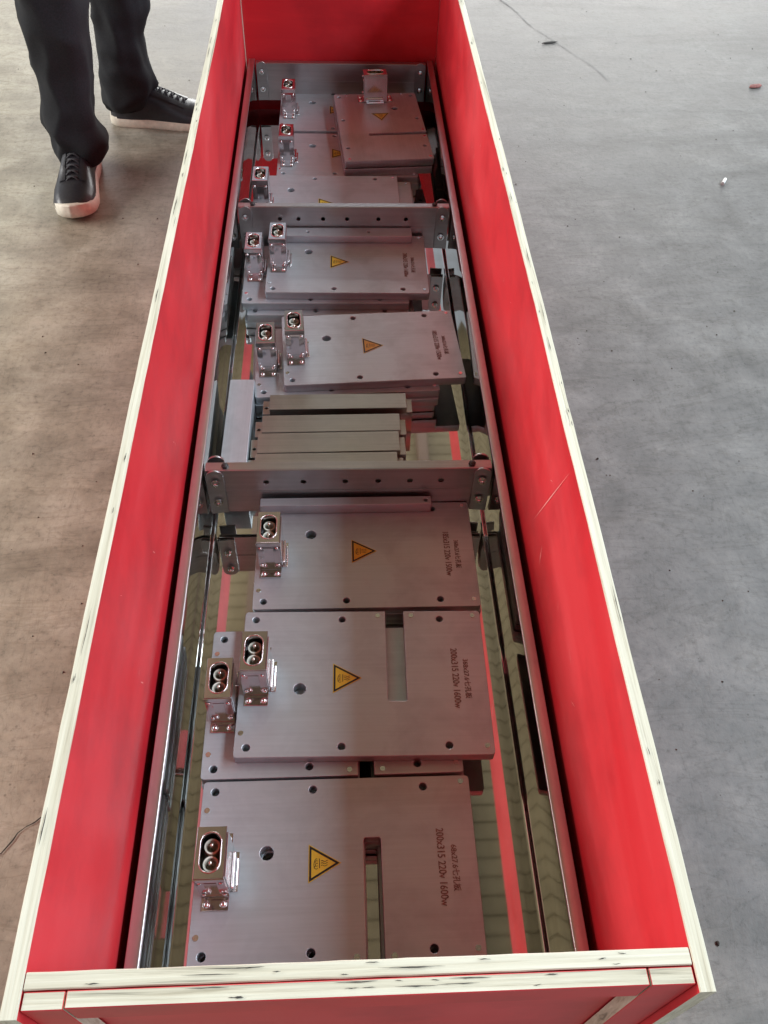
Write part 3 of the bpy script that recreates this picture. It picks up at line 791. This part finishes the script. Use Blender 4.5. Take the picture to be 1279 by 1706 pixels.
# turned hems
for (cx, cy, rx, ry) in ((-.629, 2.015, .0515, .0595), (-.565, 2.293, .0555, .0535)):
    for k in range(2): loft(bm, [(cx - P0.x, cy - P0.y, .052, rx * .93, ry * .93), (cx - P0.x, cy - P0.y, .050, rx, ry), (cx - P0.x, cy - P0.y, .060, rx * 1.03, ry * 1.03)], 40)
tro = bm_obj("trousers", bm, M_cloth, person, sm=70)
# body: one continuous skinned figure inside the clothes
me = bpy.data.meshes.new("body")
J = [(0, 0, .93, .11), (0, 0, 1.12, .12), (0, 0, 1.34, .13), (0, 0, 1.48, .055), (.02, -.01, 1.58, .085), (.03, -.015, 1.67, .082),
     (-.12, -.13, 1.38, .06), (-.20, -.12, 1.12, .045), (-.17, -.19, .90, .032), (-.165, -.22, .83, .028),
     (.16, .10, 1.38, .06), (.23, .06, 1.12, .045), (.20, -.03, .90, .032), (.195, -.06, .83, .028),
     (-.05, -.07, .84, .085), (-.035, -.12, .48, .06), (-.03, -.135, .08, .038), (-.03, -.24, .045, .03),
     (.04, .09, .84, .085), (.065, .12, .48, .06), (.04, .13, .08, .038), (.16, .13, .045, .03)]
Ed = [(0, 1), (1, 2), (2, 3), (3, 4), (4, 5), (2, 6), (6, 7), (7, 8), (8, 9), (2, 10), (10, 11), (11, 12), (12, 13), (0, 14), (14, 15), (15, 16), (16, 17), (0, 18), (18, 19), (19, 20), (20, 21)]
me.from_pydata([j[:3] for j in J], Ed, [])
bo = link("body", me, M_skin, person)
sk = bo.modifiers.new("skin", 'SKIN'); bo.modifiers.new("sub", 'SUBSURF').levels = 1
for i, j in enumerate(J): me.skin_vertices[0].data[i].radius = (j[3] * .8, j[3] * .8)
me.skin_vertices[0].data[0].use_root = True
dg = bpy.context.evaluated_depsgraph_get(); dg.update()
me2 = bpy.data.meshes.new_from_object(bo.evaluated_get(dg)); bo.modifiers.clear(); bo.data = me2; smooth(me2, 80)
if not len(me2.materials): me2.materials.append(M_skin)
bm = bmesh.new()
loft(bm, [(0, 0, .93, .175, .135), (0, 0, 1.1, .175, .14), (0, 0, 1.34, .20, .145), (0, 0, 1.44, .13, .10), (0, 0, 1.48, .07, .07)], 36, .02, 3.)
loft(bm, [(-.22, -.21, .88, .045, .045), (-.23, -.13, 1.12, .06, .06), (-.15, -.05, 1.40, .075, .075)], 20); loft(bm, [(.24, -.02, .88, .045, .045), (.26, .06, 1.12, .06, .06), (.15, .04, 1.40, .075, .075)], 20)
bm_obj("jacket", bm, M_jacket, person, sm=70)

def shoe(loc, rz):
    root_loc = (loc[0] - P0.x, loc[1] - P0.y, 0)
    # outline: heel at x = 0, toe at x = .29
    prof = [(0, .0), (.004, .022), (.02, .034), (.06, .038), (.11, .036), (.16, .043), (.205, .0495), (.24, .047), (.265, .038), (.283, .022), (.29, .0)]
    def hw(x):
        for a, b in zip(prof, prof[1:]):
            if a[0] <= x <= b[0]: return a[1] + (b[1] - a[1]) * (x - a[0]) / (b[0] - a[0])
        return 0
    n = 28
    outl = [(x, hw(x)) for x in [.29 * (1 - math.cos(PI * i / n)) / 2 for i in range(n + 1)]]
    loop = [(x, y) for x, y in outl] + [(x, -y * .92) for x, y in reversed(outl[1:-1])]
    bm = bmesh.new(); cx = .145
    def rg(k, z, lift=0):
        return [bm.verts.new((cx + (x - cx) * k, y * (1 + (k - 1) * 2.4), z + lift * max(0, (x - .2) / .09) ** 2 * .010 + (.008 * max(0, (x - .24) / .05) if lift else 0))) for x, y in loop]
    R_ = [rg(.985, 0, .6), rg(1.015, .004, .7), rg(1.022, .014, .9), rg(1.010, .027, 1), rg(.985, .029, 1)]
    for A, B in zip(R_, R_[1:]):
        for i in range(len(loop)): bm.faces.new((A[i], A[(i + 1) % len(loop)], B[(i + 1) % len(loop)], B[i]))
    bm.faces.new(R_[0]); bm.faces.new(R_[-1])
    # rubber toe cap
    so = bm_obj("sole", bm, M_sole, None, None, sm=50)
    # upper: cross sections along the length
    bm = bmesh.new(); prev = None
    hts = [(.006, .070), (.03, .098), (.07, .104), (.105, .100), (.135, .090), (.165, .078), (.20, .062), (.235, .053), (.262, .046), (.282, .034)]
    def ht(x):
        if x <= hts[0][0]: return hts[0][1]
        for a, b in zip(hts, hts[1:]):
            if a[0] <= x <= b[0]: return a[1] + (b[1] - a[1]) * (x - a[0]) / (b[0] - a[0])
        return hts[-1][1]
    m = 16
    def sec(x):
        w_ = hw(x) * .97; h = ht(x); out = []
        for i in range(m + 1):
            a = PI * i / m; c, s = math.cos(a), math.sin(a)
            pw = .78 if x > .17 else .62
            yy = w_ * (abs(c) ** pw) * (1 if c >= 0 else -1)
            if x < .17: yy *= 1 - .22 * s * (1 - x / .2)
            out.append((x, yy, .024 + (h - .024) * (s ** .80)))
        return out
    xs = [.006 + (.282 - .006) * i / 30 for i in range(31)]
    for x in xs:
        vs = [bm.verts.new(p) for p in sec(x)]
        if prev:
            for i in range(m): bm.faces.new((prev[i], prev[i + 1], vs[i + 1], vs[i]))
        else: bm.faces.new(vs)
        prev = vs
    bm.faces.new(prev)
    # tongue / eyestay overlays
    def patch(x0, x1, a0, a1, lift):
        L = []
        for j in range(11):
            x = x0 + (x1 - x0) * j / 10; w_ = sec(x); row = []
            for k in range(7):
                t = (a0 + (a1 - a0) * k / 6) * m; i = int(t); u = t - i; i2 = min(i + 1, m)
                p = Vector(w_[i]).lerp(Vector(w_[i2]), u); row.append(bm.verts.new(p + Vector((0, 0, lift)) + Vector((0, (p.y) * lift * 12, 0))))
            L.append(row)
        for A, B in zip(L, L[1:]):
            for k in range(6): bm.faces.new((A[k], A[k + 1], B[k + 1], B[k]))
    patch(.115, .205, .30, .42, .0022); patch(.115, .205, .58, .70, .0022)
    patch(.215, .280, .02, .98, .0016)
    up = bm_obj("shoe", bm, M_leather, person, root_loc, sm=60); up.rotation_euler[2] = rz
    so.name = "sole"; so.parent = up
    for j in range(6):
        x = .122 + j * .0145; z = ht(x) + .0022; bm = bmesh.new()
        for sgn in (-1, 1):
            a = Vector((x, -.0145 * sgn, z - .006)); b = Vector((x + .009, .0145 * sgn, z - .0075)); mid = (a + b) / 2 + Vector((0, 0, .0075))
            pts = [a, (a + mid) / 2 + Vector((0, 0, .0022)), mid, (mid + b) / 2 + Vector((0, 0, .0022)), b]; pr = None
            for i, p in enumerate(pts):
                tdir = (pts[min(4, i + 1)] - pts[max(0, i - 1)]).normalized(); u = tdir.cross(Vector((0, 0, 1))).normalized() * .0021; v2 = u.cross(tdir).normalized() * .0016
                q = [bm.verts.new(p + u * math.cos(2 * PI * k / 6) + v2 * math.sin(2 * PI * k / 6)) for k in range(6)]
                if pr:
                    for k in range(6): bm.faces.new((pr[k], pr[(k + 1) % 6], q[(k + 1) % 6], q[k]))
                pr = q
        bm_obj("lace", bm, M_lace, up, sm=60)
    return up
shoe((-.640, 2.092), -PI / 2 + .06)
s2 = shoe((-.612, 2.300), -.06)
